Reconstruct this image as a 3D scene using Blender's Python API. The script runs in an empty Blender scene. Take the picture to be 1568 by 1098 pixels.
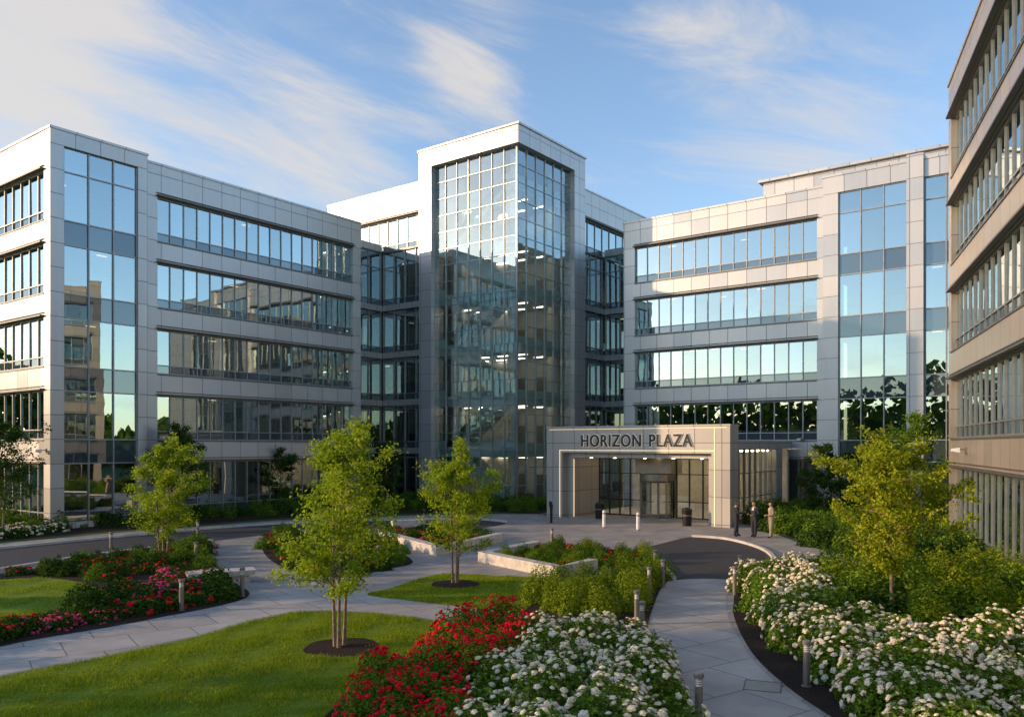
import bpy, bmesh, math, random
import numpy as np
from mathutils import Vector, Matrix
random.seed(7); RNG=np.random.default_rng(7)
S=bpy.context.scene
# ---------------------------------------------------------------- survey
EYE=4.8; FPX=1244.0; HOR=682.0; CXP=784.0
def G(x,y,z=0.0):
    d=FPX*(EYE-z)/(y-HOR); u=(x-CXP)/FPX
    return (d*(0.8+0.6*u), d*(0.6-0.8*u))
def GL(l): return [G(*p) for p in l]
# ---------------------------------------------------------------- materials
def newmat(name):
    m=bpy.data.materials.new(name); m.use_nodes=True
    nt=m.node_tree; nt.nodes.clear()
    o=nt.nodes.new('ShaderNodeOutputMaterial')
    return m,nt,o
def N(nt,t,**kw):
    n=nt.nodes.new(t)
    for k,v in kw.items(): setattr(n,k,v)
    return n
def L(nt,a,b): nt.links.new(a,b)
def M(nt,op,a,b=None,c=None):
    n=nt.nodes.new('ShaderNodeMath'); n.operation=op
    for i,v in enumerate((a,b,c)):
        if v is None: continue
        if isinstance(v,(int,float)): n.inputs[i].default_value=v
        else: L(nt,v,n.inputs[i])
    return n.outputs[0]
def c4(c): return (c[0],c[1],c[2],1)
def ramp(nt,fac,stops):
    r=nt.nodes.new('ShaderNodeValToRGB'); L(nt,fac,r.inputs[0])
    e=r.color_ramp.elements
    while len(e)<len(stops): e.new(0.5)
    for i,(p,c) in enumerate(stops): e[i].position=p; e[i].color=c4(c)
    return r.outputs[0]
def simple(name,col,rough=0.5,metal=0.0,emit=None,es=0,var=0.12,vs=3.0,bump=0.0,samp='NONE'):
    m,nt,o=newmat(name)
    p=N(nt,'ShaderNodeBsdfPrincipled'); p.inputs['Roughness'].default_value=rough; p.inputs['Metallic'].default_value=metal
    tc=N(nt,'ShaderNodeTexCoord'); no=N(nt,'ShaderNodeTexNoise'); no.inputs['Scale'].default_value=vs; no.inputs['Detail'].default_value=4
    L(nt,tc.outputs['Object'],no.inputs['Vector'])
    a=tuple(x*(1-var) for x in col); b=tuple(min(1,x*(1+var)) for x in col)
    L(nt,ramp(nt,no.outputs[0],[(0.3,a),(0.7,b)]),p.inputs['Base Color'])
    if bump:
        bn=N(nt,'ShaderNodeBump'); bn.inputs['Strength'].default_value=bump; bn.inputs['Distance'].default_value=0.02
        L(nt,no.outputs[0],bn.inputs['Height']); L(nt,bn.outputs[0],p.inputs['Normal'])
    if emit:
        p.inputs['Emission Color'].default_value=c4(emit); p.inputs['Emission Strength'].default_value=es
        m.cycles.emission_sampling=samp
    L(nt,p.outputs[0],o.inputs[0]); return m
def panel(name,col,metal=0.35,rough=0.38,ph=1.45,pz=1.4):
    m,nt,o=newmat(name)
    tc=N(nt,'ShaderNodeTexCoord'); sp=N(nt,'ShaderNodeSeparateXYZ'); L(nt,tc.outputs['Object'],sp.inputs[0])
    h=M(nt,'DIVIDE',M(nt,'ADD',M(nt,'ADD',sp.outputs[0],sp.outputs[1]),500.3),ph)
    z=M(nt,'DIVIDE',M(nt,'ADD',sp.outputs[2],14*10-0.95),pz)
    def edge(v,w): return M(nt,'GREATER_THAN',M(nt,'ABSOLUTE',M(nt,'SUBTRACT',M(nt,'FRACT',v),0.5)),0.5-w)
    j=M(nt,'MAXIMUM',edge(h,0.013),edge(z,0.013))
    cb=N(nt,'ShaderNodeCombineXYZ'); L(nt,M(nt,'FLOOR',h),cb.inputs[0]); L(nt,M(nt,'FLOOR',z),cb.inputs[1])
    wn=N(nt,'ShaderNodeTexWhiteNoise'); L(nt,cb.outputs[0],wn.inputs['Vector'])
    no=N(nt,'ShaderNodeTexNoise'); no.inputs['Scale'].default_value=0.35; no.inputs['Detail'].default_value=5; L(nt,tc.outputs['Object'],no.inputs['Vector'])
    mp=N(nt,'ShaderNodeMapping'); mp.inputs['Scale'].default_value=(5,5,0.25); L(nt,tc.outputs['Object'],mp.inputs[0])
    n2=N(nt,'ShaderNodeTexNoise'); n2.inputs['Scale'].default_value=1.0; n2.inputs['Detail'].default_value=3; L(nt,mp.outputs[0],n2.inputs['Vector'])
    v=M(nt,'ADD',M(nt,'MULTIPLY',wn.outputs['Value'],0.12),M(nt,'ADD',M(nt,'MULTIPLY',no.outputs[0],0.16),M(nt,'MULTIPLY',n2.outputs[0],0.12)))
    v=M(nt,'ADD',v,0.80)
    v=M(nt,'MULTIPLY',v,M(nt,'SUBTRACT',1.0,M(nt,'MULTIPLY',j,0.60)))
    mx=N(nt,'ShaderNodeVectorMath',operation='SCALE'); mx.inputs[0].default_value=col; L(nt,v,mx.inputs['Scale'])
    p=N(nt,'ShaderNodeBsdfPrincipled'); p.inputs['Metallic'].default_value=metal
    L(nt,mx.outputs[0],p.inputs['Base Color'])
    L(nt,M(nt,'ADD',rough-0.05,M(nt,'MULTIPLY',wn.outputs['Value'],0.12)),p.inputs['Roughness'])
    bn=N(nt,'ShaderNodeBump'); bn.invert=True; bn.inputs['Strength'].default_value=0.6; bn.inputs['Distance'].default_value=0.02
    L(nt,j,bn.inputs['Height']); L(nt,bn.outputs[0],p.inputs['Normal'])
    L(nt,p.outputs[0],o.inputs[0]); return m
def glass(name,tint,refl,base,diff=None):
    m,nt,o=newmat(name)
    gl=N(nt,'ShaderNodeBsdfGlossy'); gl.inputs['Color'].default_value=c4(refl); gl.inputs['Roughness'].default_value=0.0
    if diff: tr=N(nt,'ShaderNodeBsdfDiffuse'); tr.inputs[0].default_value=c4(diff)
    else: tr=N(nt,'ShaderNodeBsdfTransparent'); tr.inputs[0].default_value=c4(tint)
    fr=N(nt,'ShaderNodeFresnel'); fr.inputs[0].default_value=1.55
    tc=N(nt,'ShaderNodeTexCoord'); no=N(nt,'ShaderNodeTexNoise'); no.inputs['Scale'].default_value=0.5; L(nt,tc.outputs['Object'],no.inputs['Vector'])
    bn=N(nt,'ShaderNodeBump'); bn.inputs['Strength'].default_value=0.16; bn.inputs['Distance'].default_value=0.02; L(nt,no.outputs[0],bn.inputs['Height']); L(nt,bn.outputs[0],gl.inputs['Normal'])
    g_=N(nt,'ShaderNodeNewGeometry')
    f=M(nt,'MINIMUM',M(nt,'ADD',M(nt,'ADD',base-0.04,M(nt,'MULTIPLY',g_.outputs['Random Per Island'],0.08)),M(nt,'MULTIPLY',fr.outputs[0],0.9)),1.0)
    mx=N(nt,'ShaderNodeMixShader'); L(nt,f,mx.inputs[0]); L(nt,tr.outputs[0],mx.inputs[1]); L(nt,gl.outputs[0],mx.inputs[2])
    L(nt,mx.outputs[0],o.inputs[0]); return m
def leafmat(name,dark,mid,light,trans=0.35):
    m,nt,o=newmat(name)
    g=N(nt,'ShaderNodeNewGeometry')
    no=N(nt,'ShaderNodeTexNoise'); no.inputs['Scale'].default_value=1.6; no.inputs['Detail'].default_value=1; L(nt,g.outputs['Position'],no.inputs['Vector'])
    f=M(nt,'ADD',M(nt,'MULTIPLY',g.outputs['Random Per Island'],0.6),M(nt,'MULTIPLY',no.outputs[0],0.45))
    c=ramp(nt,f,[(0.1,dark),(0.5,mid),(0.95,light)])
    d=N(nt,'ShaderNodeBsdfDiffuse'); L(nt,c,d.inputs[0])
    t=N(nt,'ShaderNodeBsdfTranslucent'); L(nt,c,t.inputs[0])
    mx=N(nt,'ShaderNodeMixShader'); mx.inputs[0].default_value=trans
    L(nt,d.outputs[0],mx.inputs[1]); L(nt,t.outputs[0],mx.inputs[2])
    L(nt,mx.outputs[0],o.inputs[0]); return m
def ground_mat(name,stops,scale,rough=0.9,bump=0.4,dist=0.03,stretch=None,scale2=None):
    m,nt,o=newmat(name)
    tc=N(nt,'ShaderNodeTexCoord'); vec=tc.outputs['Object']
    if stretch:
        mp=N(nt,'ShaderNodeMapping'); mp.inputs['Scale'].default_value=stretch[0]; mp.inputs['Rotation'].default_value=(0,0,stretch[1]); L(nt,vec,mp.inputs[0]); v2=mp.outputs[0]
    else: v2=vec
    n1=N(nt,'ShaderNodeTexNoise'); n1.inputs['Scale'].default_value=scale; n1.inputs['Detail'].default_value=6; n1.inputs['Roughness'].default_value=0.65; L(nt,v2,n1.inputs['Vector'])
    n2=N(nt,'ShaderNodeTexNoise'); n2.inputs['Scale'].default_value=scale2 or scale*0.08; n2.inputs['Detail'].default_value=4; L(nt,vec,n2.inputs['Vector'])
    f=M(nt,'ADD',M(nt,'MULTIPLY',n1.outputs[0],0.6),M(nt,'MULTIPLY',n2.outputs[0],0.4))
    p=N(nt,'ShaderNodeBsdfPrincipled'); p.inputs['Roughness'].default_value=rough; p.inputs['Specular IOR Level'].default_value=0.2
    L(nt,ramp(nt,f,stops),p.inputs['Base Color'])
    bn=N(nt,'ShaderNodeBump'); bn.inputs['Strength'].default_value=bump; bn.inputs['Distance'].default_value=dist
    L(nt,n1.outputs[0],bn.inputs['Height']); L(nt,bn.outputs[0],p.inputs['Normal'])
    L(nt,p.outputs[0],o.inputs[0]); return m
def paver_mat(name,col,bw,bh,rot=0.0,mort=0.012,contrast=0.12):
    m,nt,o=newmat(name)
    tc=N(nt,'ShaderNodeTexCoord'); mp=N(nt,'ShaderNodeMapping'); mp.inputs['Rotation'].default_value=(0,0,rot); L(nt,tc.outputs['Object'],mp.inputs[0])
    b=N(nt,'ShaderNodeTexBrick'); L(nt,mp.outputs[0],b.inputs['Vector'])
    b.inputs['Scale'].default_value=1.0; b.inputs['Brick Width'].default_value=bw; b.inputs['Row Height'].default_value=bh
    b.inputs['Mortar Size'].default_value=mort; b.inputs['Mortar Smooth'].default_value=0.3
    b.inputs['Color1'].default_value=c4(tuple(x*(1-contrast) for x in col)); b.inputs['Color2'].default_value=c4(tuple(x*(1+contrast) for x in col)); b.inputs['Mortar'].default_value=c4(tuple(x*0.42 for x in col))
    n=N(nt,'ShaderNodeTexNoise'); n.inputs['Scale'].default_value=0.5; n.inputs['Detail'].default_value=8; n.inputs['Roughness'].default_value=0.7; L(nt,tc.outputs['Object'],n.inputs['Vector'])
    mul=N(nt,'ShaderNodeMix',data_type='RGBA',blend_type='MULTIPLY'); mul.inputs[0].default_value=1.0
    L(nt,b.outputs['Color'],mul.inputs[6]); L(nt,ramp(nt,n.outputs[0],[(0.3,(0.66,0.65,0.64)),(0.7,(1.12,1.12,1.12))]),mul.inputs[7])
    p=N(nt,'ShaderNodeBsdfPrincipled'); p.inputs['Roughness'].default_value=0.7; L(nt,mul.outputs[2],p.inputs['Base Color'])
    bn=N(nt,'ShaderNodeBump'); bn.invert=True; bn.inputs['Strength'].default_value=0.5; bn.inputs['Distance'].default_value=0.01
    L(nt,b.outputs['Fac'],bn.inputs['Height']); L(nt,bn.outputs[0],p.inputs['Normal'])
    L(nt,p.outputs[0],o.inputs[0]); return m

MAT={}
MAT['panel']=panel('aluminium_panels',(0.47,0.465,0.46),0.45,0.34)
MAT['panelb']=panel('bronze_grey_panels',(0.36,0.32,0.275),0.40,0.38)
MAT['portal']=panel('portal_panels',(0.38,0.36,0.335),0.3,0.42,1.7,1.6)
MAT['trim']=simple('dark_ledge_metal',(0.12,0.12,0.12),0.45,0.5)
MAT['mull']=simple('mullion_metal',(0.28,0.29,0.29),0.4,0.6)
MAT['mullt']=simple('tower_mullion_metal',(0.36,0.39,0.39),0.35,0.6)
MAT['glass']=glass('window_glass',(0.46,0.52,0.50),(0.76,0.90,0.93),0.40)
MAT['glasst']=glass('tower_glass',(0.80,0.87,0.86),(0.82,0.95,0.98),0.22)
MAT['gport']=glass('door_glass',(0.78,0.82,0.79),(0.9,0.97,1.0),0.07)
MAT['spand']=glass('spandrel_glass',(0,0,0),(0.6,0.72,0.78),0.16,diff=(0.05,0.068,0.078))
MAT['int']=simple('interior_plaster',(0.55,0.50,0.43),0.8)
MAT['tint']=simple('stair_core_plaster',(0.60,0.61,0.58),0.8)
MAT['intf']=simple('interior_floor',(0.20,0.18,0.16),0.7)
MAT['roof']=simple('roof_membrane',(0.25,0.25,0.25),0.9)
MAT['lamp']=simple('ceiling_light',(0.9,0.8,0.6),0.5,emit=(1.0,0.74,0.42),es=1.8)
MAT['tlamp']=simple('tower_ceiling_light',(0.9,0.9,0.8),0.5,emit=(1.0,0.86,0.66),es=7.0,samp='AUTO')
MAT['lobby_fill']=simple('lobby_light',(0.9,0.8,0.6),0.5,emit=(1.0,0.78,0.50),es=17.0,samp='AUTO')  # fill light, added to brighten the portal and lobby
MAT['strip']=simple('warm_led_strip',(0.8,0.66,0.42),0.5,emit=(1.0,0.70,0.36),es=0.9)
MAT['blind']=simple('roller_blind',(0.55,0.52,0.46),0.8)
MAT['balu']=glass('balustrade_glass',(0,0,0),(0.8,0.9,0.9),0.08,diff=(0.50,0.62,0.60))
MAT['white']=simple('white_paint',(0.74,0.73,0.70),0.5)
MAT['halo']=simple('letter_glow_plate',(0.8,0.76,0.68),0.5,emit=(1.0,0.85,0.65),es=0.3)  # faint glow stands in for the highlight edge around the letters
MAT['black']=simple('black_metal',(0.02,0.02,0.022),0.35,0.4)
MAT['steel']=simple('brushed_bronze',(0.27,0.24,0.20),0.38,0.6)
MAT['stone']=simple('limestone',(0.52,0.48,0.42),0.75,var=0.18,vs=4,bump=0.3)
MAT['kerb']=simple('kerb_concrete',(0.53,0.49,0.44),0.8,var=0.15,vs=2,bump=0.2)
MAT['pave']=paver_mat('concrete_pavers',(0.36,0.325,0.285),1.2,0.6,0.0)
MAT['path']=paver_mat('path_slabs',(0.44,0.40,0.355),1.5,1.5,0.32,0.018)
MAT['asph']=ground_mat('asphalt',[(0.3,(0.045,0.044,0.044)),(0.7,(0.088,0.082,0.077))],30,0.8,0.3,0.01)
MAT['lawn']=ground_mat('lawn_turf',[(0.25,(0.05,0.10,0.008)),(0.5,(0.14,0.22,0.014)),(0.75,(0.30,0.35,0.03))],4,0.95,0.9,0.06,((0.5,4,1),0.6),0.25)
MAT['mulch']=ground_mat('bark_mulch',[(0.3,(0.014,0.009,0.007)),(0.55,(0.04,0.025,0.017)),(0.8,(0.09,0.056,0.038))],14,0.95,1.0,0.06)
MAT['earth']=ground_mat('ground_cover',[(0.3,(0.03,0.06,0.01)),(0.7,(0.08,0.12,0.03))],2,0.95,0.5,0.05)
MAT['bark']=simple('bark',(0.24,0.17,0.11),0.9,var=0.4,vs=12,bump=0.6)
MAT['lf_y']=leafmat('leaf_yellow_green',(0.10,0.17,0.010),(0.31,0.42,0.024),(0.58,0.64,0.06),0.45)
MAT['lf_g']=leafmat('leaf_green',(0.04,0.09,0.010),(0.12,0.22,0.022),(0.27,0.38,0.045),0.33)
MAT['lf_d']=leafmat('leaf_dark',(0.015,0.040,0.008),(0.05,0.105,0.018),(0.12,0.19,0.032),0.28)
MAT['lf_b']=leafmat('leaf_boxwood',(0.06,0.10,0.008),(0.20,0.28,0.018),(0.42,0.48,0.045),0.35)
MAT['lf_o']=leafmat('leaf_orange_green',(0.11,0.17,0.010),(0.34,0.41,0.024),(0.62,0.60,0.06),0.45)
MAT['grass']=leafmat('grass_blade',(0.09,0.15,0.008),(0.24,0.33,0.018),(0.46,0.49,0.04),0.35)
MAT['fl_w']=leafmat('petal_white',(0.66,0.48,0.27),(0.88,0.77,0.56),(0.95,0.89,0.73),0.15)
MAT['fl_r']=leafmat('petal_red',(0.50,0.006,0.012),(0.82,0.012,0.03),(0.94,0.06,0.08),0.15)
MAT['fl_p']=leafmat('petal_pink',(0.5,0.02,0.10),(0.78,0.06,0.20),(0.88,0.22,0.36),0.2)
MAT['suit']=simple('dark_suit_cloth',(0.018,0.02,0.028),0.8)
MAT['khaki']=simple('khaki_cloth',(0.30,0.24,0.16),0.85)
MAT['skin']=simple('skin',(0.45,0.26,0.18),0.5)
MAT['hair']=simple('hair',(0.03,0.02,0.014),0.6)
MAT['shirt']=simple('shirt_cloth',(0.6,0.6,0.6),0.8)
MAT['lips']=simple('lips',(.3,.1,.08))

# ---------------------------------------------------------------- mesh helpers
def empty(name,loc=(0,0,0),rotz=0):
    e=bpy.data.objects.new(name,None); e.location=loc; e.rotation_euler=(0,0,rotz); S.collection.objects.link(e); e.empty_display_size=0.3
    return e
def obj(name,me,parent=None,mats=()):
    o=bpy.data.objects.new(name,me); S.collection.objects.link(o)
    for m in mats: me.materials.append(m)
    if parent is not None: o.parent=parent
    return o
class Frame:
    def __init__(s,o,ds,dn): s.o=o; s.ds=ds; s.dn=dn
    def p(s,a,n,z): return (s.o[0]+s.ds[0]*a+s.dn[0]*n, s.o[1]+s.ds[1]*a+s.dn[1]*n, z)
WORLD=Frame((0,0),(1,0),(0,1))
class Geo:
    def __init__(s): s.b={}
    def get(s,m): return s.b.setdefault(m,([],[]))
    def hexa(s,m,P):
        V,F=s.get(m); k=len(V); V.extend(P)
        for f in ((0,3,2,1),(4,5,6,7),(0,1,5,4),(1,2,6,5),(2,3,7,6),(3,0,4,7)): F.append(tuple(k+i for i in f))
    def box(s,m,fr,a0,a1,n0,n1,z0,z1):
        s.hexa(m,[fr.p(a0,n0,z0),fr.p(a1,n0,z0),fr.p(a1,n1,z0),fr.p(a0,n1,z0),fr.p(a0,n0,z1),fr.p(a1,n0,z1),fr.p(a1,n1,z1),fr.p(a0,n1,z1)])
    def pane(s,m,fr,a0,a1,z0,z1,n,tilt=0.004):
        V,F=s.get(m); k=len(V)
        tx=random.gauss(0,tilt); tz=random.gauss(0,tilt); ac=(a0+a1)/2; zc=(z0+z1)/2
        P=[fr.p(a,n+tx*(a-ac)+tz*(z-zc),z) for a,z in ((a0,z0),(a1,z0),(a1,z1),(a0,z1))]
        nn=(Vector(P[1])-Vector(P[0])).cross(Vector(P[3])-Vector(P[0]))
        if nn.x*fr.dn[0]+nn.y*fr.dn[1]<0: P=P[::-1]
        V.extend(P); F.append((k,k+1,k+2,k+3))
    def build(s,parent,names):
        for m,(V,F) in s.b.items():
            me=bpy.data.meshes.new(names.get(m,m)); me.from_pydata(V,[],F)
            if m not in ('glass','glasst','spand','gport','balu'):
                bm=bmesh.new(); bm.from_mesh(me); bmesh.ops.recalc_face_normals(bm,faces=bm.faces); bm.to_mesh(me); bm.free()
            obj(names.get(m,m),me,parent,[MAT[m]])
NM={'panel':'wall_panels','panelb':'wall_panels','portal':'portal_panels','trim':'sunshade_ledges','mull':'mullions','mullt':'mullions','glass':'windows','glasst':'curtain_wall_glass','gport':'glazing','spand':'spandrel_glass','int':'interior_walls','tint':'stair_core','intf':'floors','roof':'roof','lamp':'ceiling_lights','tlamp':'ceiling_lights','lobby_fill':'lobby_fill_lights','strip':'light_strips','blind':'window_blinds','balu':'balustrades','white':'office_furniture','black':'office_cabinets','steel':'metalwork'}
ZT=[3.75,7.95,12.15,16.35,20.55]
def interior(g,fr,s0,s1,depth,levels,first=0.35):
    for i,zt in enumerate(levels):
        zb=zt-2.8 if zt>4 else first
        g.box('int',fr,s0,s1,-depth,-0.42,zt+0.10,zt+0.35)
        g.box('intf',fr,s0,s1,-depth,-0.42,zb-0.3,zb-0.05)
        a=s0+0.8
        while a<s1-0.8:
            if random.random()<0.3: n=random.choice((-1.6,-3.0)); g.box('lamp',fr,a,a+0.6,n-0.05,n+0.05,zt+0.04,zt+0.09)
            a+=1.8
        a=s0+random.uniform(1,4)
        while a<s1-1:
            if random.random()<0.7: g.box('int',fr,a,a+0.12,-depth,-random.uniform(1.0,2.5),zb-0.04,zt+0.09)
            if random.random()<0.5:
                g.box('white' if random.random()<.4 else 'black',fr,a+0.5,a+random.uniform(1.2,2.0),-2.2,-1.3,zb-0.04,zb+random.uniform(0.7,1.3))
            a+=random.uniform(2,4.5)
    g.box('int',fr,s0,s1,-depth-0.3,-depth,0,levels[-1]+0.9)
def band_facade(g,fr,s0,s1,levels,ncols,ztop,wall='panel',blinds=0.12,led=0.24):
    w=(s1-s0)/ncols
    for i,zt in enumerate(levels):
        zb=zt-2.8 if zt>4 else 0.35
        zn=levels[i+1]-2.8 if i+1<len(levels) else ztop
        g.box(wall,fr,s0,s1,-0.4,0,zt,zn)
        if i==0 and zt<4: g.box(wall,fr,s0,s1,-0.4,0,0,zb)
        zs=zb+0.55
        for c in range(ncols):
            a0=s0+c*w; a1=a0+w
            g.pane('glass',fr,a0,a1,zs,zt,-0.24)
            g.pane('spand',fr,a0,a1,zb,zs,-0.24)
            if c>0: g.box('mull',fr,a0-0.03,a0+0.03,-0.30,-0.17,zb+0.06,zt-0.06)
            if random.random()<blinds: g.box('blind',fr,a0+0.06,a1-0.06,-0.52,-0.50,zt-random.uniform(0.6,2.0),zt)
        g.box('mull',fr,s0,s1,-0.29,-0.18,zs-0.03,zs+0.03)
        g.box('mull',fr,s0,s1,-0.30,-0.14,zb,zb+0.06); g.box('mull',fr,s0,s1,-0.30,-0.14,zt-0.06,zt)
        g.box('trim',fr,s0-0.06,s1+0.06,0.0,led,zt+0.03,zt+0.11)
        g.box('trim',fr,s0-0.06,s1+0.06,0.0,0.10,zt+0.22,zt+0.26)
        g.box('trim',fr,s0,s1,0.0,0.05,zb-0.10,zb-0.03)
def curtain(g,fr,s0,s1,z0,z1,ncols,levels,n=-0.2,gl='glass',md='mull',sub=False):
    lines=[z0]
    for zt in levels:
        for z in ((zt-0.9,) if sub else ())+(zt,zt+1.4):
            if z0+0.2<z<z1-0.2: lines.append(z)
    lines.append(z1); w=(s1-s0)/ncols
    for j in range(len(lines)-1):
        za,zb=lines[j],lines[j+1]
        mid=(za+zb)/2; sp=any(zt<mid<zt+1.4 and zt<levels[-1] for zt in levels)
        for c in range(ncols):
            a0=s0+c*w; g.pane('spand' if sp else gl,fr,a0,a0+w,za,zb,n)
    for z in lines: g.box(md,fr,s0,s1,n-0.06,n+0.07,z-0.035,z+0.035)
    for c in range(ncols+1):
        a=s0+c*w; a=min(max(a,s0+0.035),s1-0.035)
        g.box(md,fr,a-0.034,a+0.034,n-0.06,n+0.10,z0,z1+0.035)
def coping(g,fr,s0,s1,z,wall='panel'): g.box(wall,fr,s0-0.05,s1+0.05,-0.5,0.06,z,z+0.14)

# ---------------------------------------------------------------- left wing
e=empty('office_building'); g=Geo(); H=22.8
A=Frame((21.1,48.5),(1,0),(0,-1)); E=Frame((21.1,48.5),(0,1),(-1,0)); A2=Frame((21.1,48.85),(1,0),(0,-1))
g.box('panel',WORLD,21.1,21.85,48.5,49.3,0,H)
g.box('panel',A,0.75,5.15,-0.4,0,21.95,H)
g.box('panel',A,0.75,5.15,-0.4,0,0,0.35)
curtain(g,A,0.75,5.15,0.35,21.95,3,ZT)
g.box('panel',A,5.15,5.75,-0.75,0,0,H)
g.box('panel',A2,5.75,6.6,-0.4,0,0,H-0.25)
band_facade(g,A2,6.6,22.95,ZT,17,H-0.25)
g.box('panel',A2,22.95,23.8,-0.4,0,0,H-0.25)
g.box('panel',WORLD,44.6,44.9,49.26,68,0,H-0.25)
interior(g,A2,5.9,23.4,5.5,ZT); interior(g,A,0.8,5.1,5.0,ZT)
band_facade(g,E,0.8,18.0,ZT,15,H); g.box('panel',E,18,19.5,-0.4,0,0,H)
interior(g,E,6.0,18.2,5.0,ZT)
g.box('panel',WORLD,21.1,44.9,67.9,68.2,0,H-0.25)
g.box('roof',WORLD,21.6,44.5,49.0,67.8,22.1,22.35)
coping(g,A,0,5.75,H); coping(g,A2,5.85,23.8,H-0.25); coping(g,E,0.6,19.5,H)
g.build(e,NM)
# ---------------------------------------------------------------- central block + links
e=empty('office_building'); g=Geo(); HC=27.3
Z6=ZT+[24.75]
C1=Frame((51.0,60.0),(0,-1),(-1,0))
g.box('panel',C1,0,12.6,-0.4,0,21.95,21.97)
band_facade(g,C1,0.6,12.6,[24.75],10,HC); g.box('panel',C1,0,0.6,-0.4,0,0,HC)
curtain(g,C1,0.6,12.6,0.35,21.9,9,ZT); interior(g,C1,0.2,12.6,4.5,Z6)
K1=Frame((44.9,52.7),(1,0),(0,-1))
curtain(g,K1,0,6.1,0.35,21.95,4,ZT); g.box('panel',K1,0,6.05,-0.4,0,21.98,22.6); interior(g,K1,0,6.0,4,ZT)
g.box('roof',WORLD,45,50.9,53.0,68,22.0,22.3)
C2=Frame((58.0,37.8),(1,0),(0,-1))
band_facade(g,C2,0,15.4,[24.75],12,HC); g.box('panel',C2,15.4,15.8,-0.4,0,21.9,HC)
curtain(g,C2,1.0,6.4,0.35,21.9,5,ZT); interior(g,C2,1.7,15.4,4,Z6)
K2=Frame((64.4,37.75),(0,-1),(-1,0))
curtain(g,K2,0,6,0.35,21.95,4,ZT); g.box('panel',K2,0,6,-0.4,0,21.98,22.6); interior(g,K2,0,6,4,ZT)
g.box('roof',WORLD,64.9,74,30,37.6,22.0,22.3)
g.box('int',WORLD,56.2,73.7,42.6,59.8,0,26.6)
g.box('roof',WORLD,51.5,73.5,47.5,59.8,26.7,27.0); g.box('roof',WORLD,60,73.5,38.3,47.4,26.7,27.0)
coping(g,C1,0,12.6,HC); coping(g,C2,1.8,15.8,HC)
for fr,s0,s1 in ((K1,0,6.0),(K2,0,6.0),(C1,0.6,12.6),(C2,1.8,6.3)):
    for zt in ZT[:4]: g.box('panel',fr,s0,s1,-0.05,0.05,zt+0.35,zt+0.85)
g.build(e,NM)
# ---------------------------------------------------------------- glass tower
e=empty('glass_stair_tower'); g=Geo(); HT=29.4; zg=28.0
T1=Frame((50.0,47.3),(0,-1),(-1,0)); T2=Frame((50.0,36.9),(1,0),(0,-1))
g.box('panel',WORLD,50,51.5,45.9,47.3,0,zg); g.box('panel',WORLD,58.0,59.7,36.9,38.3,0,zg)
g.box('panel',WORLD,50,59.7,36.9,47.3,zg,HT); g.box('panel',WORLD,49.9,59.8,36.8,47.4,HT,HT+0.15)
g.box('panel',WORLD,51.5,58.9,46.9,47.25,22,zg); g.box('panel',WORLD,59.3,59.65,38.3,46.9,22,zg)
rows=[0.3+1.385*i for i in range(21)]
for fr,s0,s1,nc in ((T1,1.4,9.9,7),(T2,0.5,8.0,6)):
    w=(s1-s0)/nc
    for i in range(20):
        for c in range(nc): g.pane('glasst',fr,s0+c*w,s0+c*w+w,rows[i],rows[i+1],-0.5,0.006)
    for i,z in enumerate(rows): g.box('mullt',fr,s0,s1,-0.55,-0.44,z-0.025,z+0.025)
    for c in range(nc+1):
        a=min(max(s0+c*w,s0+0.03),s1-0.03)
        g.box('mullt',fr,a-0.026,a+0.026,-0.62,-0.42,0,zg)
g.box('mullt',WORLD,50.42,50.58,37.32,37.48,0,zg)
g.box('panel',WORLD,50.2,58,37.1,37.5,0,0.28); g.box('panel',WORLD,50.2,50.6,37.5,45.9,0,0.28)
FL=[4.2*k for k in range(1,7)]
for k,z in enumerate(FL):
    g.box('tint',WORLD,53.1,57.6,38.0,46.2,z-0.35,z); g.box('tint',WORLD,51.0,53.1,37.9,39.2,z-0.35,z)
    g.box('tint',WORLD,51.0,53.1,45.0,46.0,z-0.35,z)
    g.box('balu',WORLD,50.9,50.94,37.9,39.2,z+0.5,z+1.0); g.box('balu',WORLD,50.9,57.6,37.84,37.88,z-0.1,z+0.8)
    g.box('balu',WORLD,53.0,53.04,39.2,45.0,z-0.3,z+1.0); g.box('balu',WORLD,50.9,50.94,45.0,45.9,z+0.5,z+1.0)
    if k<5: g.box('balu',WORLD,50.84,50.88,37.84,46.0,z-0.36,z+0.5)
    for y in (39.2,41.2,43.2,45.2):
        for x in (53.6,56.0): g.box('tlamp',WORLD,x,x+0.14,y-0.5,y+0.5,z-0.42,z-0.36)
for k in range(0,7):
    z0=4.2*k; z1=z0+4.2
    if z1>26.5: break
    ya,yb=(39.2,45.0) if k%2==0 else (45.0,39.2)
    for a in (51.3,52.8):
        g.hexa('white',[(a,ya,z0-0.25),(a+0.08,ya,z0-0.25),(a+0.08,yb,z1-0.25),(a,yb,z1-0.25),(a,ya,z0+0.2),(a+0.08,ya,z0+0.2),(a+0.08,yb,z1+0.2),(a,yb,z1+0.2)])
        g.hexa('balu',[(a,ya,z0+0.2),(a+0.03,ya,z0+0.2),(a+0.03,yb,z1+0.2),(a,yb,z1+0.2),(a,ya,z0+1.1),(a+0.03,ya,z0+1.1),(a+0.03,yb,z1+1.1),(a,yb,z1+1.1)])
    for t in range(24):
        f=(t+0.5)/24; y=ya+(yb-ya)*f; g.box('white',WORLD,51.38,52.8,y-0.13,y+0.13,z0+4.2*f-0.05,z0+4.2*f)
for x,y in ((51.6,38.5),(57,38.6),(53.3,45.4)):
    g.box('white',WORLD,x-0.2,x+0.2,y-0.2,y+0.2,0,zg)
g.box('tint',WORLD,57.7,58.0,38.4,46.8,0,26.5)
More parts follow.
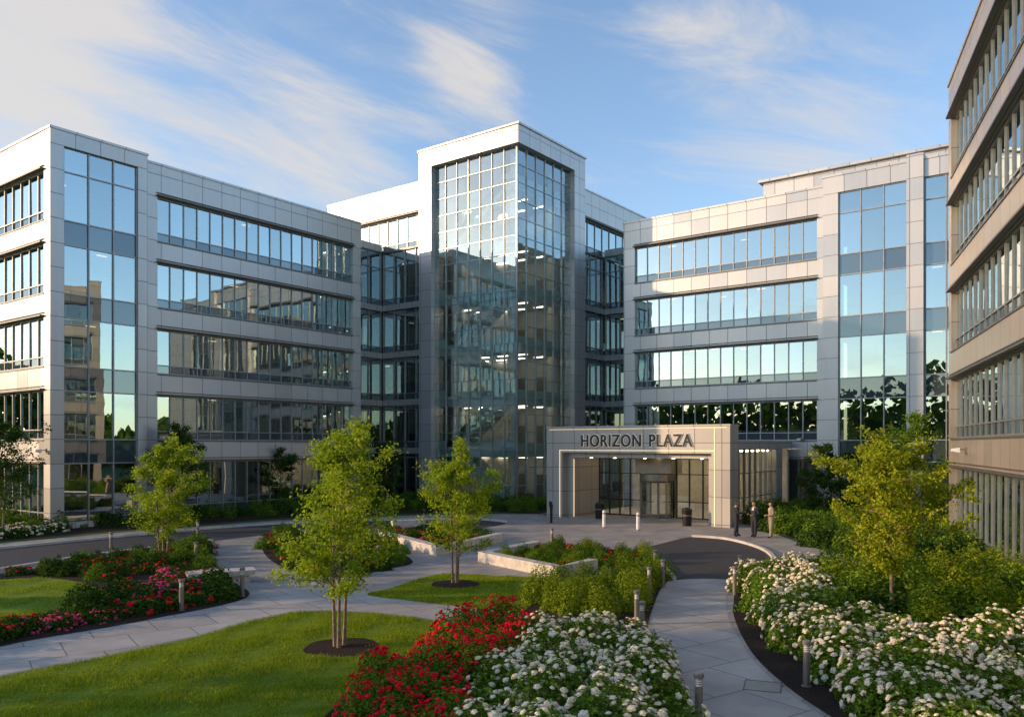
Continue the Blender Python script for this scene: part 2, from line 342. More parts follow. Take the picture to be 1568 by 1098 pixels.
g.box('tint',WORLD,53.5,57.7,46.4,46.8,0,26.5)
for z in FL:
    for y in (40.2,42.4,44.6): g.box('steel',WORLD,57.6,57.695,y-0.6,y+0.6,z-4.15,z-1.9)
g.box('intf',WORLD,50.7,57.6,37.6,46,0.02,0.08)
NM['white']='stairs'
g.build(e,NM); NM['white']='office_furniture'
# ---------------------------------------------------------------- right wing
e=empty('office_building'); g=Geo()
R=Frame((57.8,32.1),(0,-1),(-1,0)); R2=Frame((57.45,32.1),(0,-1),(-1,0))
g.box('panel',R,0,1.0,-0.4,0,0,22.6); band_facade(g,R,1.0,15.2,ZT,14,22.6); g.box('panel',R,15.2,15.7,-0.4,0,0,22.6)
g.box('panel',R2,15.7,16.7,-0.75,0,0,23.1)
curtain(g,R2,16.7,21.0,0.35,21.95,3,ZT); g.box('panel',R2,16.7,21.0,-0.4,0,21.98,23.1); g.box('panel',R2,16.7,21.0,-0.4,0,0,0.32)
g.box('panel',R2,21.0,22.0,-0.6,0.25,0,23.5)
curtain(g,R2,22.0,27.0,0.35,21.95,4,ZT); g.box('panel',R2,22.0,27.0,-0.4,0,21.98,23.1); g.box('panel',R2,27,32,-0.4,0,0,23.1)
interior(g,R,0.6,15.6,5,ZT); interior(g,R2,16.0,31.5,5,ZT)
g.box('panel',WORLD,58.2,68,31.8,32.1,0,22.6); g.box('panel',WORLD,57.9,74,0.1,0.4,0,23)
g.box('roof',WORLD,58.2,74,0.6,31.6,22.05,22.3)
g.box('panel',WORLD,61.5,72,3,22,22.4,24.9); g.box('panel',WORLD,61.2,72.3,2.7,22.3,24.9,25.1)
coping(g,R,0,15.6,22.6); coping(g,R2,15.7,20.95,23.1); coping(g,R2,22.05,32,23.1)
g.build(e,NM)
# ---------------------------------------------------------------- near right building (rotated)
ang=math.atan2(-0.288,-0.958)
e=empty('office_building',(44.9,6.8,0),ang); g=Geo()
Q=Frame((0,0),(1,0),(0,-1))
g.box('panelb',Q,0,0.8,-0.4,0,0,22.4); band_facade(g,Q,0.8,36,ZT,30,22.4,'panelb'); g.box('panelb',Q,36,37,-0.4,0,0,22.4)
interior(g,Q,0.5,36.5,5,ZT)
g.box('panelb',Q,0,0.3,-15,-0.4,0,22.4); g.box('panelb',Q,36.7,37,-15,-0.4,0,22.4); g.box('roof',Q,0.4,36.6,-15,-0.5,21.9,22.1)
g.box('panelb',Q,0,37,-15.4,-15.1,0,22.4)
coping(g,Q,0,37,22.4,'panelb')
g.build(e,NM)
# ---------------------------------------------------------------- entrance portal
e=empty('entrance_portal'); g=Geo()
P=Frame((45.4,31.1),(0,-1),(-1,0))
g.box('portal',P,0,12.9,-1.3,0,4.32,5.95)
g.box('portal',P,-0.04,12.94,-1.34,0.05,5.95,6.05)
g.box('portal',P,0,1.25,-1.3,0,0,4.32); g.box('portal',P,11.75,12.9,-1.3,0,0,4.32)
g.box('strip',P,1.03,1.07,0.0,0.03,0.05,4.5); g.box('strip',P,11.94,11.98,0.0,0.03,0.05,5.8)
g.box('strip',P,1.08,11.93,0.0,0.03,4.46,4.50)
g.box('strip',P,0.2,12.7,0.0,0.02,5.84,5.87)
g.box('portal',P,1.25,1.75,-4.2,-0.55,0,4.0); g.box('portal',P,11.35,11.75,-4.2,-0.55,0,4.0)
g.box('portal',P,1.25,11.75,-4.2,-0.55,4.0,4.31)
g.box('portal',P,0.2,12.7,-11.8,-1.35,4.6,5.1)
g.box('strip',P,1.76,1.79,-0.65,-0.6,0.05,3.9)
for s in (2.6,4.4,6.6,8.6,10.5):
    for n in (-1.5,-2.9): g.box('lobby_fill',P,s-0.07,s+0.07,n-0.07,n+0.07,3.96,3.99)
for s0,s1,nc in ((1.75,5.0,4),(7.6,11.35,4)):
    w=(s1-s0)/nc
    for c in range(nc):
        for z0,z1 in ((0.06,1.1),(1.1,2.9),(2.9,3.98)): g.pane('gport',P,s0+c*w,s0+c*w+w,z0,z1,-4.0)
    for c in range(nc+1):
        a=min(max(s0+c*w,s0+0.03),s1-0.03); g.box('black',P,a-0.03,a+0.03,-4.08,-3.93,0,3.99)
    for z in (0.05,1.1,2.9,3.9): g.box('black',P,s0,s1,-4.06,-3.95,z-0.03,z+0.03)
g.box('steel',P,5.0,7.6,-4.9,-3.2,2.95,3.99)
g.box('int',P,0.4,12.5,-11.6,-11.3,0,4.5); g.box('int',P,0.4,12.5,-11.3,-4.1,0.02,0.05)
for s in (1.5,3.5,5.5,7.5,9.5,11.2):
    for n in (-5.2,-7,-9): g.box('lobby_fill',P,s,s+0.8,n,n+0.15,4.4,4.5)  # added ceiling strips that lift the lobby behind the doors
g.box('white',P,3.0,6.4,-9.6,-8.8,0.05,1.1)
V=Frame((46.75,18.5),(1,0),(0,-1))
w=0.94
for c in range(8):
    for z0,z1 in ((0.25,1.6),(1.6,3.1),(3.1,4.58)): g.pane('gport',V,c*w,c*w+w,z0,z1,-0.1)
for c in range(9): g.box('mull',V,c*w-0.03,c*w+0.03,-0.17,-0.02,0.25,4.6)
for z in (0.28,1.6,3.1,4.55): g.box('mull',V,0,8*w,-0.15,-0.04,z-0.03,z+0.03)
g.box('portal',V,0,8*w,-0.25,0,0,0.24); g.box('portal',V,8*w+0.04,8.6,-0.6,0.02,0,4.6)
NM['white']='reception_desk'; NM['black']='door_frames'
g.build(e,NM)
rd=empty('revolving_door',(49.4,31.1-6.3,0))
def cyl_shell(bm,r0,r1,z0,z1,t0,t1,n):
    rows=[]
    for i in range(n+1):
        t=t0+(t1-t0)*i/n; c,s=math.cos(t),math.sin(t)
        rows.append([bm.verts.new((r*c,r*s,z)) for r,z in ((r0,z0),(r1,z0),(r1,z1),(r0,z1))])
    for i in range(n):
        for j in range(4): bm.faces.new((rows[i][j],rows[i+1][j],rows[i+1][(j+1)%4],rows[i][(j+1)%4]))
    bm.faces.new(rows[0]); bm.faces.new(rows[-1][::-1])
bm=bmesh.new(); cyl_shell(bm,0.01,1.25,2.45,2.9,0,2*math.pi,32)
for t in (0.9,2.25,0.9+math.pi,2.25+math.pi):
    cyl_shell(bm,1.17,1.24,0,2.45,t-0.03,t+0.03,1)
me=bpy.data.meshes.new('drum'); bm.to_mesh(me); bm.free(); obj('drum_frame',me,rd,[MAT['steel']])
bm=bmesh.new()
for t0 in (0.93,0.93+math.pi): cyl_shell(bm,1.19,1.205,0.05,2.45,t0,t0+1.29,10)
me=bpy.data.meshes.new('cg'); bm.to_mesh(me); bm.free(); obj('curved_glass',me,rd,[MAT['gport']])
g=Geo()
for k in range(4):
    t=0.5+k*math.pi/2; fr=Frame((0,0),(math.cos(t),math.sin(t)),(-math.sin(t),math.cos(t)))
    g.pane('gport',fr,0.08,1.1,0.2,2.3,0.0,0)
    g.box('steel',fr,0.05,1.13,-0.025,0.025,0.05,0.2); g.box('steel',fr,0.05,1.13,-0.025,0.025,2.3,2.43)
    g.box('steel',fr,1.09,1.14,-0.03,0.03,0.2,2.3); g.box('steel',fr,0.03,0.08,-0.03,0.03,0.2,2.3)
    g.box('black',fr,0.3,0.95,-0.06,-0.03,1.0,1.04)
g.build(rd,{'gport':'door_wing_glass','steel':'door_wing_frames','black':'push_bars'})
# sign
def text(name,body,size,ext,off,loc,mat,parent,sx=1.0):
    cu=bpy.data.curves.new(name,'FONT'); cu.body=body; cu.size=size; cu.extrude=ext; cu.offset=off; cu.align_x='CENTER'; cu.space_character=1.12; cu.space_word=1.5
    o=bpy.data.objects.new(name,cu); S.collection.objects.link(o); o.parent=parent
    o.matrix_local=Matrix.Translation(loc)@Matrix(((0,0,-1,0),(-1,0,0,0),(0,1,0,0),(0,0,0,1)))@Matrix.Scale(sx,4,(1,0,0))
    cu.materials.append(mat); return o
sg=empty('building_name_sign',(45.3,24.46,4.74))
t=text('raised_letters','HORIZON PLAZA',1.08,0.025,0.020,(0.035,0,0),MAT['black'],sg)
bpy.context.view_layer.update(); wd=t.dimensions.x; sx=7.8/wd if wd>0 else 1
t.matrix_local=t.matrix_local@Matrix.Scale(sx,4,(1,0,0))
t2=text('letter_glow_backing','HORIZON PLAZA',1.08,0.012,0.046,(0.078,0,0),MAT['halo'],sg,sx)
# ---------------------------------------------------------------- ground sheets
def catmull(P,k=6,closed=True):
    n=len(P); out=[]
    rng=range(n) if closed else range(n-1)
    for i in rng:
        p0,p1,p2,p3=[P[(i+j)%n] if closed else P[min(max(i+j,0),n-1)] for j in (-1,0,1,2)]
        for q in range(k):
            t=q/k; t2=t*t; t3=t2*t
            out.append(tuple(0.5*((2*p1[c])+(-p0[c]+p2[c])*t+(2*p0[c]-5*p1[c]+4*p2[c]-p3[c])*t2+(-p0[c]+3*p1[c]-3*p2[c]+p3[c])*t3) for c in (0,1)))
    if not closed: out.append(P[-1])
    return out
def sheet(name,pts,z,mat,smooth=True,thick=0):
    pts=catmull(pts) if smooth else pts
    bm=bmesh.new(); vs=[bm.verts.new((x,y,z)) for x,y in pts]; f=bm.faces.new(vs)
    bmesh.ops.recalc_face_normals(bm,faces=bm.faces)
    if f.normal.z<0: f.normal_flip()
    bmesh.ops.triangulate(bm,faces=[f])
    me=bpy.data.meshes.new(name); bm.to_mesh(me); bm.free()
    return obj(name,me,None,[mat]),pts
def strip(name,pts,width,h,mat,closed=False,smooth=True,z0=0.0,parent=None):
    pts=catmull(pts,6,closed) if smooth else pts
    n=len(pts); V=[];F=[]
    for i,p in enumerate(pts):
        a=pts[i-1] if (i>0 or closed) else p; b=pts[(i+1)%n] if (i<n-1 or closed) else p
        d=Vector((b[0]-a[0],b[1]-a[1])); d.normalize(); nx,ny=-d.y*width/2,d.x*width/2
        if not smooth and 0<i<n-1:
            d1=Vector((p[0]-a[0],p[1]-a[1])).normalized(); k=1/max(0.35,abs(d1.dot(d))); nx*=k; ny*=k
        V+= [(p[0]+nx,p[1]+ny,z0),(p[0]-nx,p[1]-ny,z0),(p[0]-nx,p[1]-ny,h),(p[0]+nx,p[1]+ny,h)]
    m=n if closed else n-1
    for i in range(m):
        a=4*i; b=4*((i+1)%n)
        for j in range(4): F.append((a+j,b+j,b+(j+1)%4,a+(j+1)%4))
    if not closed: F.append((0,1,2,3)); F.append((4*n-1,4*n-2,4*n-3,4*n-4))
    me=bpy.data.meshes.new(name); me.from_pydata(V,[],F)
    bm=bmesh.new(); bm.from_mesh(me); bmesh.ops.recalc_face_normals(bm,faces=bm.faces); bm.to_mesh(me); bm.free()
    return obj(name,me,parent,[mat])
sheet('ground',[(-900,-900),(900,-900),(900,900),(-900,900)],0,MAT['earth'],False)
sheet('pavement',GL([(-500,836),(0,832),(150,818),(300,806),(420,797),(520,793),(640,789),(760,787),(835,787)])+[(45.6,31.2),(50,36),(50,18),(46,17.6)]+GL([(1150,803),(1215,828),(1300,856),(1420,880),(1420,900),(1300,880),(1240,900),(1300,1180),(1500,2200),(-500,2400),(-900,1100)]),0.004,MAT['pave'],False)
drive=GL([(-500,880),(-200,860),(0,841),(150,826),(300,812),(420,803),(520,799),(640,796),(730,796),(775,800),(740,808),(640,812),(560,809),(470,811),(400,820),(330,828),(250,838),(120,855),(0,874),(-200,905),(-500,960)])
sheet('asphalt_driveway',drive,0.008,MAT['asph'])
bulb=GL([(965,846),(1010,833),(1060,822),(1110,826),(1155,837),(1180,850),(1184,866),(1160,880),(1118,888),(1036,888),(1012,866),(990,853)])
sheet('asphalt_turning_circle',bulb,0.008,MAT['asph'])
pathp=GL([(1032,889),(1122,889),(1112,915),(1116,945),(1145,1000),(1200,1055),(1290,1120),(1480,1300),(1180,1400),(1070,1130),(1045,1060),(1020,1005),(1000,955),(1006,915)])
sheet('garden_path',pathp,0.009,MAT['path'])
cross=GL([(-300,1075),(0,992),(200,955),(380,916),(450,900),(560,905),(640,922),(740,934),(860,945),(975,960),(1000,985),(960,990),(860,975),(750,963),(660,948),(560,936),(470,935),(400,946),(300,973),(150,1006),(0,1034),(-300,1110)])
sheet('garden_path',cross,0.0085,MAT['path'])
strip('kerb',GL([(-500,880),(-200,860),(0,841),(150,826),(300,812),(420,803),(520,799),(640,796),(730,796),(775,800)]),0.16,0.12,MAT['kerb'])
strip('kerb',GL([(-200,905),(0,874),(120,855),(250,838),(325,829)]),0.16,0.12,MAT['kerb'])
strip('kerb',GL([(1060,822),(1110,826),(1155,837),(1180,850),(1184,866),(1160,880),(1125,888)]),0.16,0.12,MAT['kerb'])
strip('kerb',GL([(1032,888),(1010,864),(990,852),(968,845)]),0.16,0.12,MAT['kerb'])
def lawn(pts,z=0.012):
    o,p=sheet('lawn',GL(pts),z,MAT['lawn']); return p
bedA=GL([(-300,905),(0,878),(120,859),(250,842),(318,832),(326,842),(322,860),(345,885),(378,915),(200,954),(0,990),(-300,1072)])
bedB=GL([(402,842),(402,828),(430,819),(500,815),(560,816),(600,838),(632,860),(600,870),(520,884),(450,875),(415,858)])
bedC=GL([(582,824),(672,843),(752,828),(690,812),(640,814),(590,812)])
bedD=GL([(822,844),(752,860),(850,876),(900,872),(960,866),(1005,868),(990,852),(920,843),(860,838)])
bedE=GL([(795,937),(830,907),(870,891),(950,878),(1005,872),(1026,882),(1010,905),(998,935),(985,962),(940,958),(870,948)])
bedF=GL([(480,1150),(540,1060),(620,1010),(700,968),(750,952),(850,958),(960,972),(1000,995),(1030,1040),(1060,1100),(1080,1220),(1000,1300),(700,1300)])
bedG=GL([(1124,915),(1122,892),(1150,878),(1200,880),(1245,868),(1300,872),(1420,885),(1600,860),(1900,900),(2400,1300),(1900,1500),(1500,1290),(1300,1118),(1210,1055),(1152,1000),(1124,945)])
bedH=GL([(1150,800),(1190,786),(1260,782),(1400,800),(1500,830),(1560,850),(1440,868),(1310,850),(1225,826)])
bedL=GL([(-300,850),(-100,815),(60,800),(150,792),(300,782),(450,776),(560,768),(700,768),(830,776),(832,786),(760,784),(640,786),(520,790),(420,794),(300,803),(150,815),(0,829),(-300,870)])
for i,b in enumerate((bedA,bedB,bedC,bedD,bedE,bedF,bedG,bedH,bedL)):
    sheet('planting_bed_soil',b,0.02 if i==5 else 0.016,MAT['mulch'],smooth=i in(0,1,5,6,8,7,4))
L1=lawn([(-300,1112),(0,1036),(150,1008),(300,975),(400,948),(470,937),(560,938),(660,950),(745,964),(800,985),(760,1100),(700,1400),(100,1500),(-400,1400)])
L2=lawn([(563,911),(600,900),(660,882),(700,879),(770,882),(868,890),(830,912),(797,937),(740,932),(640,921)])
L3=lawn([(-300,925),(0,889),(90,887),(148,900),(160,912),(120,930),(0,958),(-300,1030)],0.022)
RINGS=[]
for c,r in ((G(525,992),0.9),(G(698,895),0.85)):
    pts=[(c[0]+r*(1+0.06*math.sin(3*t))*math.cos(t),c[1]+r*(1+0.05*math.cos(4*t))*math.sin(t)) for t in [i*math.pi/12 for i in range(24)]]
    sheet('tree_mulch_ring',pts,0.03,MAT['mulch'],False); RINGS.append(pts)
for pts in ([(572,822),(672,850),(764,829)],[(822,842),(742,860),(856,884),(908,872)],[(600,808),(650,806)]):
    strip('low_stone_wall',GL(pts),0.45,0.42,MAT['stone'],False,False)

# ---------------------------------------------------------------- vegetation
def quads_mesh(name,V,mi=None,mats=()):
    n=len(V)//4; me=bpy.data.meshes.new(name)
    me.from_pydata(V.tolist(),[],np.arange(4*n).reshape(-1,4).tolist())
    for m in mats: me.materials.append(m)
    if mi is not None: me.polygons.foreach_set('material_index',mi.astype(np.int32))
    me.update(); return me
def kites(C,Nn,size,rng,aspect=0.55):
    n=len(C); Nn=Nn/np.linalg.norm(Nn,axis=1,keepdims=True)
    r=rng.normal(size=(n,3)); t=np.cross(Nn,r); t/=np.linalg.norm(t,axis=1,keepdims=True)+1e-9
    b=np.cross(Nn,t); s=size[:,None]
    bend=Nn*s*0.15
    P=np.stack([C-t*s*0.5, C+b*s*aspect*0.5+bend, C+t*s*0.5, C-b*s*aspect*0.5+bend],1)
    return P.reshape(-1,3)
def bush_mesh(name,seed,nleaf,R,Hh,lsize,lm,fm=None,nf=0,fs=0.055):
    rng=np.random.default_rng(seed)
    d=rng.normal(size=(nleaf,3)); d[:,2]=np.abs(d[:,2])*0.95-0.08; d/=np.linalg.norm(d,axis=1,keepdims=True)
    K=rng.normal(size=(6,3))*3.2; ph=rng.uniform(0,6.28,6)
    lump=lambda D:1+0.08*np.sin(D@K.T+ph).sum(1)
    rr=lump(d)*(rng.uniform(0,1,nleaf)**0.24)*(1+0.05*rng.normal(size=nleaf))
    sc=np.array([R,R,Hh]); C=d*rr[:,None]*sc; C[:,2]=np.maximum(C[:,2],0.02)
    nn=d+rng.normal(size=(nleaf,3))*0.65+np.array([0,0,0.25])
    V=kites(C,nn,rng.uniform(0.7,1.3,nleaf)*lsize,rng,0.6); mi=np.zeros(nleaf)
    if nf:
        nc=max(3,nf//2); dc=rng.normal(size=(nc,3)); d=dc[rng.integers(0,nc,nf)]+rng.normal(size=(nf,3))*0.3
        d[:,2]=np.abs(d[:,2])*1.1-0.02; d/=np.linalg.norm(d,axis=1,keepdims=True)
        c=d*(lump(d)*rng.uniform(0.99,1.10,nf))[:,None]*sc
        VV=[]
        for k in range(nf):
            ax=Vector(d[k]+rng.normal(size=3)*0.25+np.array([0,0,0.3])).normalized(); q=ax.to_track_quat('Z','Y').to_matrix(); s=fs*rng.uniform(0.7,1.25)
            prof=((0.25,-0.25),(0.95,0.05),(0.85,0.5),(0.12,0.78))
            n6=6; jit=rng.uniform(0.85,1.15,(4,n6))
            for r_ in range(3):
                for j in range(n6):
                    for (rr_,jj) in ((r_,j),(r_,j+1),(r_+1,j+1),(r_+1,j)):
                        a=jj*2*math.pi/n6+r_*0.12; ra=prof[rr_][0]*s*jit[rr_][jj%n6]; v=q@Vector((math.cos(a)*ra,math.sin(a)*ra,prof[rr_][1]*s)); VV.append((c[k][0]+v.x,c[k][1]+v.y,c[k][2]+v.z))
            for j in range(5):
                a=j*2*math.pi/5+rng.uniform(-.3,.3); ca,sa=math.cos(a),math.sin(a); w=0.5*s
                for (o_,z_,l_) in ((0.3*s,-.1*s,0),(0.9*s,0.1*s,w),(1.25*s,0.2*s,0),(0.9*s,0.1*s,-w)):
                    v=q@Vector((ca*o_-sa*l_,sa*o_+ca*l_,z_)); VV.append((c[k][0]+v.x,c[k][1]+v.y,c[k][2]+v.z))
        VV=np.array(VV); V=np.vstack([V,VV]); mi=np.concatenate([mi,np.ones(len(VV)//4)])
    return quads_mesh(name,V,mi,[lm]+([fm] if fm else []))
PR={}
PR['white']=[bush_mesh('rose_bush_white_%d'%i,10+i,2400,0.62,0.85,0.085,MAT['lf_g'],MAT['fl_w'],82+10*i,0.052) for i in range(3)]
PR['red']=[bush_mesh('rose_bush_red_%d'%i,20+i,2200,0.60,0.75,0.078,MAT['lf_g'],MAT['fl_r'],105,0.042) for i in range(3)]
PR['pink']=[bush_mesh('pink_shrub_%d'%i,30+i,1100,0.6,0.5,0.10,MAT['lf_d'],MAT['fl_p'],52,0.05) for i in range(2)]
PR['redlow']=[bush_mesh('red_shrub_%d'%i,40+i,1100,0.6,0.5,0.10,MAT['lf_d'],MAT['fl_r'],16,0.05) for i in range(2)]
PR['green']=[bush_mesh('green_shrub_%d'%i,50+i,1700,0.62,0.8,0.10,MAT['lf_g']) for i in range(3)]
PR['dark']=[bush_mesh('dark_shrub_%d'%i,60+i,1200,0.65,0.8,0.115,MAT['lf_d']) for i in range(3)]
PR['yel']=[bush_mesh('boxwood_%d'%i,70+i,2200,0.5,0.9,0.07,MAT['lf_b']) for i in range(2)]
PR['wlow']=[bush_mesh('white_shrub_%d'%i,80+i,900,0.65,0.5,0.11,MAT['lf_d'],MAT['fl_w'],32,0.065) for i in range(2)]
def inpoly(P,poly):
    x,y=P[:,0],P[:,1]; r=np.zeros(len(P),bool); n=len(poly)
    for i in range(n):
        x1,y1=poly[i]; x2,y2=poly[(i+1)%n]
        if y1==y2: continue
        c=((y1>y)!=(y2>y))&(x<(x2-x1)*(y-y1)/(y2-y1)+x1); r^=c
    return r
def scatter(name,poly,kinds,spacing,smin=0.85,smax=1.15,seed=0,excl=None,hs=1.0,maxd=70):
    rng=random.Random(seed); poly=catmull(poly,4)
    A_=np.array(poly); x0,y0=A_.min(0); x1,y1=A_.max(0)
    pts=[]; y=y0; k=0
    while y<y1:
        x=x0+(k%2)*spacing/2
        while x<x1: pts.append((x+rng.uniform(-.25,.25)*spacing,y+rng.uniform(-.25,.25)*spacing)); x+=spacing
        y+=spacing*0.87; k+=1
    if not pts: return
    P_=np.array(pts); m=inpoly(P_,poly)
    if excl is not None: m&=~inpoly(P_,excl)
    par=empty(name,(float(P_[m][:,0].mean()),float(P_[m][:,1].mean()),0)) if m.any() else None
    if par is None: return
    for x,y in P_[m]:
        dd=math.hypot(x,y); dep=x*0.8+y*0.6; lat=abs(0.6*x-0.8*y)
        if dd>maxd or dep<7 or lat>dep*0.75+3: continue
        o=bpy.data.objects.new('bush',rng.choice(PR[rng.choice(kinds)])); S.collection.objects.link(o); o.parent=par
        s=rng.uniform(smin,smax); o.location=(x-par.location.x,y-par.location.y,0.0); o.scale=(s*1.08,s*rng.uniform(0.95,1.15),s*hs*rng.uniform(0.85,1.15)); o.rotation_euler=(0,0,rng.uniform(0,6.28))
scatter('shrub_border',GL([(-300,900),(0,880),(120,862),(250,846),(312,836),(316,858),(330,878),(230,880),(165,890),(100,884),(0,884),(-300,920)]),['dark','redlow','redlow','green'],0.9,0.55,0.85,1)
scatter('flower_border',GL([(-300,1040),(0,962),(120,938),(168,915),(250,892),(320,886),(350,905),(355,914),(200,946),(0,980),(-300,1062)]),['pink','pink','redlow','dark'],0.8,0.7,1.0,2)
scatter('shrub_border',bedB,['dark','redlow','green'],0.9,0.5,0.8,3)
scatter('shrub_border',bedC,['dark','redlow','pink'],0.8,0.5,0.7,4)
scatter('shrub_border',bedD,['green','yel','redlow'],0.9,0.5,0.75,5)
scatter('boxwood_hedge',GL([(806,930),(835,907),(880,893),(950,880),(1000,876),(1014,884),(1000,905),(985,945),(930,945),(860,938)]),['yel'],1.1,0.75,1.0,6)
scatter('red_rose_bed',GL([(520,1130),(560,1075),(630,1030),(700,985),(750,965),(810,965),(840,975),(800,1000),(760,1040),(720,1100),(700,1160)]),['red'],0.75,0.75,1.0,7)
scatter('white_rose_bed',GL([(735,1130),(765,1060),(810,1005),(850,985),(950,985),(995,1020),(1020,1060),(1040,1110),(1040,1200),(760,1220)]),['white'],0.82,0.8,1.05,8)
scatter('white_rose_bed',GL([(1145,905),(1150,890),(1200,888),(1250,895),(1270,930),(1330,970),(1450,1000),(1600,1010),(1800,1100),(1900,1300),(1560,1240),(1350,1100),(1250,1030),(1180,965)]),['white','white','white','white','white','green'],0.85,0.85,1.1,9)
scatter('shrub_mass',GL([(1260,885),(1310,885),(1420,890),(1500,880),(1560,870),(1700,900),(2000,1050),(1800,1090),(1600,1000),(1450,990),(1330,960),(1280,930)]),['green','green','yel','dark'],1.3,1.05,1.5,10)
scatter('shrub_mass',bedH,['green','dark'],1.25,1.0,1.5,11)
scatter('foundation_hedge',GL([(-100,806),(60,794),(150,787),(300,780),(450,773),(560,767),(700,767),(830,773),(832,783),(700,781),(560,783),(420,789),(300,796),(150,807),(60,814),(-100,830)]),['dark','green','green'],1.1,0.7,1.2,12)
scatter('flower_border',GL([(-200,832),(0,816),(90,806),(90,814),(0,826),(-200,850)]),['wlow','pink','wlow'],0.7,0.8,1.0,13)

def tube(V,F,pts,rad,seg=6):
    k0=len(V); n=len(pts)
    for i,p in enumerate(pts):
        d=Vector(pts[min(i+1,n-1)])-Vector(pts[max(i-1,0)]); d.normalize()
        a=d.orthogonal().normalized(); b=d.cross(a)
        for j in range(seg):
            t=2*math.pi*j/seg; v=Vector(p)+(a*math.cos(t)+b*math.sin(t))*rad[i]; V.append(tuple(v))
    for i in range(n-1):
        for j in range(seg):
            F.append((k0+i*seg+j,k0+i*seg+(j+1)%seg,k0+(i+1)*seg+(j+1)%seg,k0+(i+1)*seg+j))
def tree(name,loc,Hh,R,stems,mat,seed,nleaf,ls,cb=0.25,shape='oval',trunk=0.045,nl=26,spread=0.07,clump=1.0):
    rng=random.Random(seed); nr=np.random.default_rng(seed); par=empty(name,(loc[0],loc[1],0))
    V=[];F=[];cl=[]
    for s in range(stems):
        az=2*math.pi*s/max(1,stems)+rng.uniform(-.4,.4); sp=(spread*Hh if stems>1 else 0.01*Hh)
        top=(math.cos(az)*sp*rng.uniform(.6,1.3),math.sin(az)*sp*rng.uniform(.6,1.3),Hh*(0.96 if s==0 else rng.uniform(.78,.92)))
        b0=(math.cos(az)*0.10*(stems>1),math.sin(az)*0.10*(stems>1),-0.05)
        pts=[];rad=[]
        for i in range(9):
            t=i/8; w=0.012*Hh*math.sin(t*5+seed+s)
            pts.append((b0[0]+(top[0]-b0[0])*t**0.8+w,b0[1]+(top[1]-b0[1])*t**0.8+w*0.6,b0[2]+(top[2]-b0[2])*t)); rad.append(trunk*(1-0.88*t)*(1.35 if i==0 else 1))
        tube(V,F,pts,rad,7)
        n=max(8,nl//stems)
        for q in range(n):
            t=cb+(0.97-cb)*((q+rng.random())/n); tn=(t-cb)/(1-cb)
            if shape=='oval': pr=math.sin(math.pi*min(1,(tn*0.80+0.20)))**0.7*(1.05-0.45*tn)+0.08
            elif shape=='round': pr=math.sin(math.pi*(tn*0.84+0.12))**0.6
            else: pr=(1-tn)**0.7*0.9+0.12
            i=min(7,int(t*8)); f=t*8-i; p0=Vector(pts[i]).lerp(Vector(pts[i+1]),f)
            a=rng.uniform(0,6.283); el=rng.uniform(0.3,0.85); ln=R*pr*rng.uniform(0.6,1.2)/math.cos(el)*0.92
            ln=min(ln,max(0.35,(Hh*1.02-p0.z)/max(0.2,math.sin(el))))
            d=Vector((math.cos(a)*math.cos(el),math.sin(a)*math.cos(el),math.sin(el)))
            lp=[];p=p0.copy(); dd=d.copy()
            for k in range(5):
                lp.append(tuple(p)); dd=(dd+Vector((rng.uniform(-.2,.2),rng.uniform(-.2,.2),rng.uniform(-.16,.12)))).normalized(); p=p+dd*ln/4
            r0=trunk*0.34*(1-0.6*t)+0.004; tube(V,F,lp,[r0,r0*.8,r0*.6,r0*.4,r0*.2],4)
            for k in (1,2,3,4): cl.append((lp[k],0.10+0.02*Hh/5))
            for _ in range(3):
                k=rng.choice((1,2,3)); a2=a+rng.choice((-1,1))*rng.uniform(.4,1.2); e2=rng.uniform(-0.1,0.8); l2=ln*rng.uniform(.22,.45)
                q0=Vector(lp[k]); q1=q0+Vector((math.cos(a2)*math.cos(e2),math.sin(a2)*math.cos(e2),math.sin(e2)))*l2
                tube(V,F,[tuple(q0),tuple(q0.lerp(q1,.5)+Vector((0,0,.02))),tuple(q1)],[r0*.45,r0*.3,r0*.12],3)
                cl.append((tuple(q1),0.11)); cl.append((tuple(q0.lerp(q1,.6)),0.10))
        cl.append((pts[-1],0.12)); cl.append((pts[-2],0.14))
    me=bpy.data.meshes.new('trunk'); me.from_pydata(V,[],F); obj('trunk_and_limbs',me,par,[MAT['bark']])
    Cc=np.array([c[0] for c in cl]); sg_=np.array([c[1] for c in cl])*(Hh/5.3)*clump
    wgt=nr.uniform(0.2,1.8,len(cl)); idx=nr.choice(len(cl),nleaf,p=wgt/wgt.sum())
    C=Cc[idx]+nr.normal(size=(nleaf,3))*sg_[idx][:,None]*np.array([1,1,.85]); C[:,2]-=0.03
    out=C-np.array([0,0,Hh*0.55]); out/=np.linalg.norm(out,axis=1,keepdims=True)
    nn=out*0.5+nr.normal(size=(nleaf,3))*0.8+np.array([0,0,.3])
    obj('foliage',quads_mesh('foliage',kites(C,nn,nr.uniform(.65,1.3,nleaf)*ls,nr,0.6),None,[mat]),par)
    return par
tree('young_tree',G(521,990),5.6,1.45,3,MAT['lf_y'],3,14000,0.086,0.25,'oval',0.045,54,0.06,0.88)
tree('young_tree',G(698,893),5.25,1.45,3,MAT['lf_y'],5,11000,0.095,0.25,'oval',0.045,42,0.06,0.85)
tree('young_tree',G(250,862),5.4,1.6,3,MAT['lf_y'],8,11500,0.10,0.2,'oval',0.05,42,0.06,0.9)
tree('ornamental_tree',G(1365,950),4.9,1.8,1,MAT['lf_o'],11,17000,0.10,0.27,'round',0.075,48,0.07,0.85)
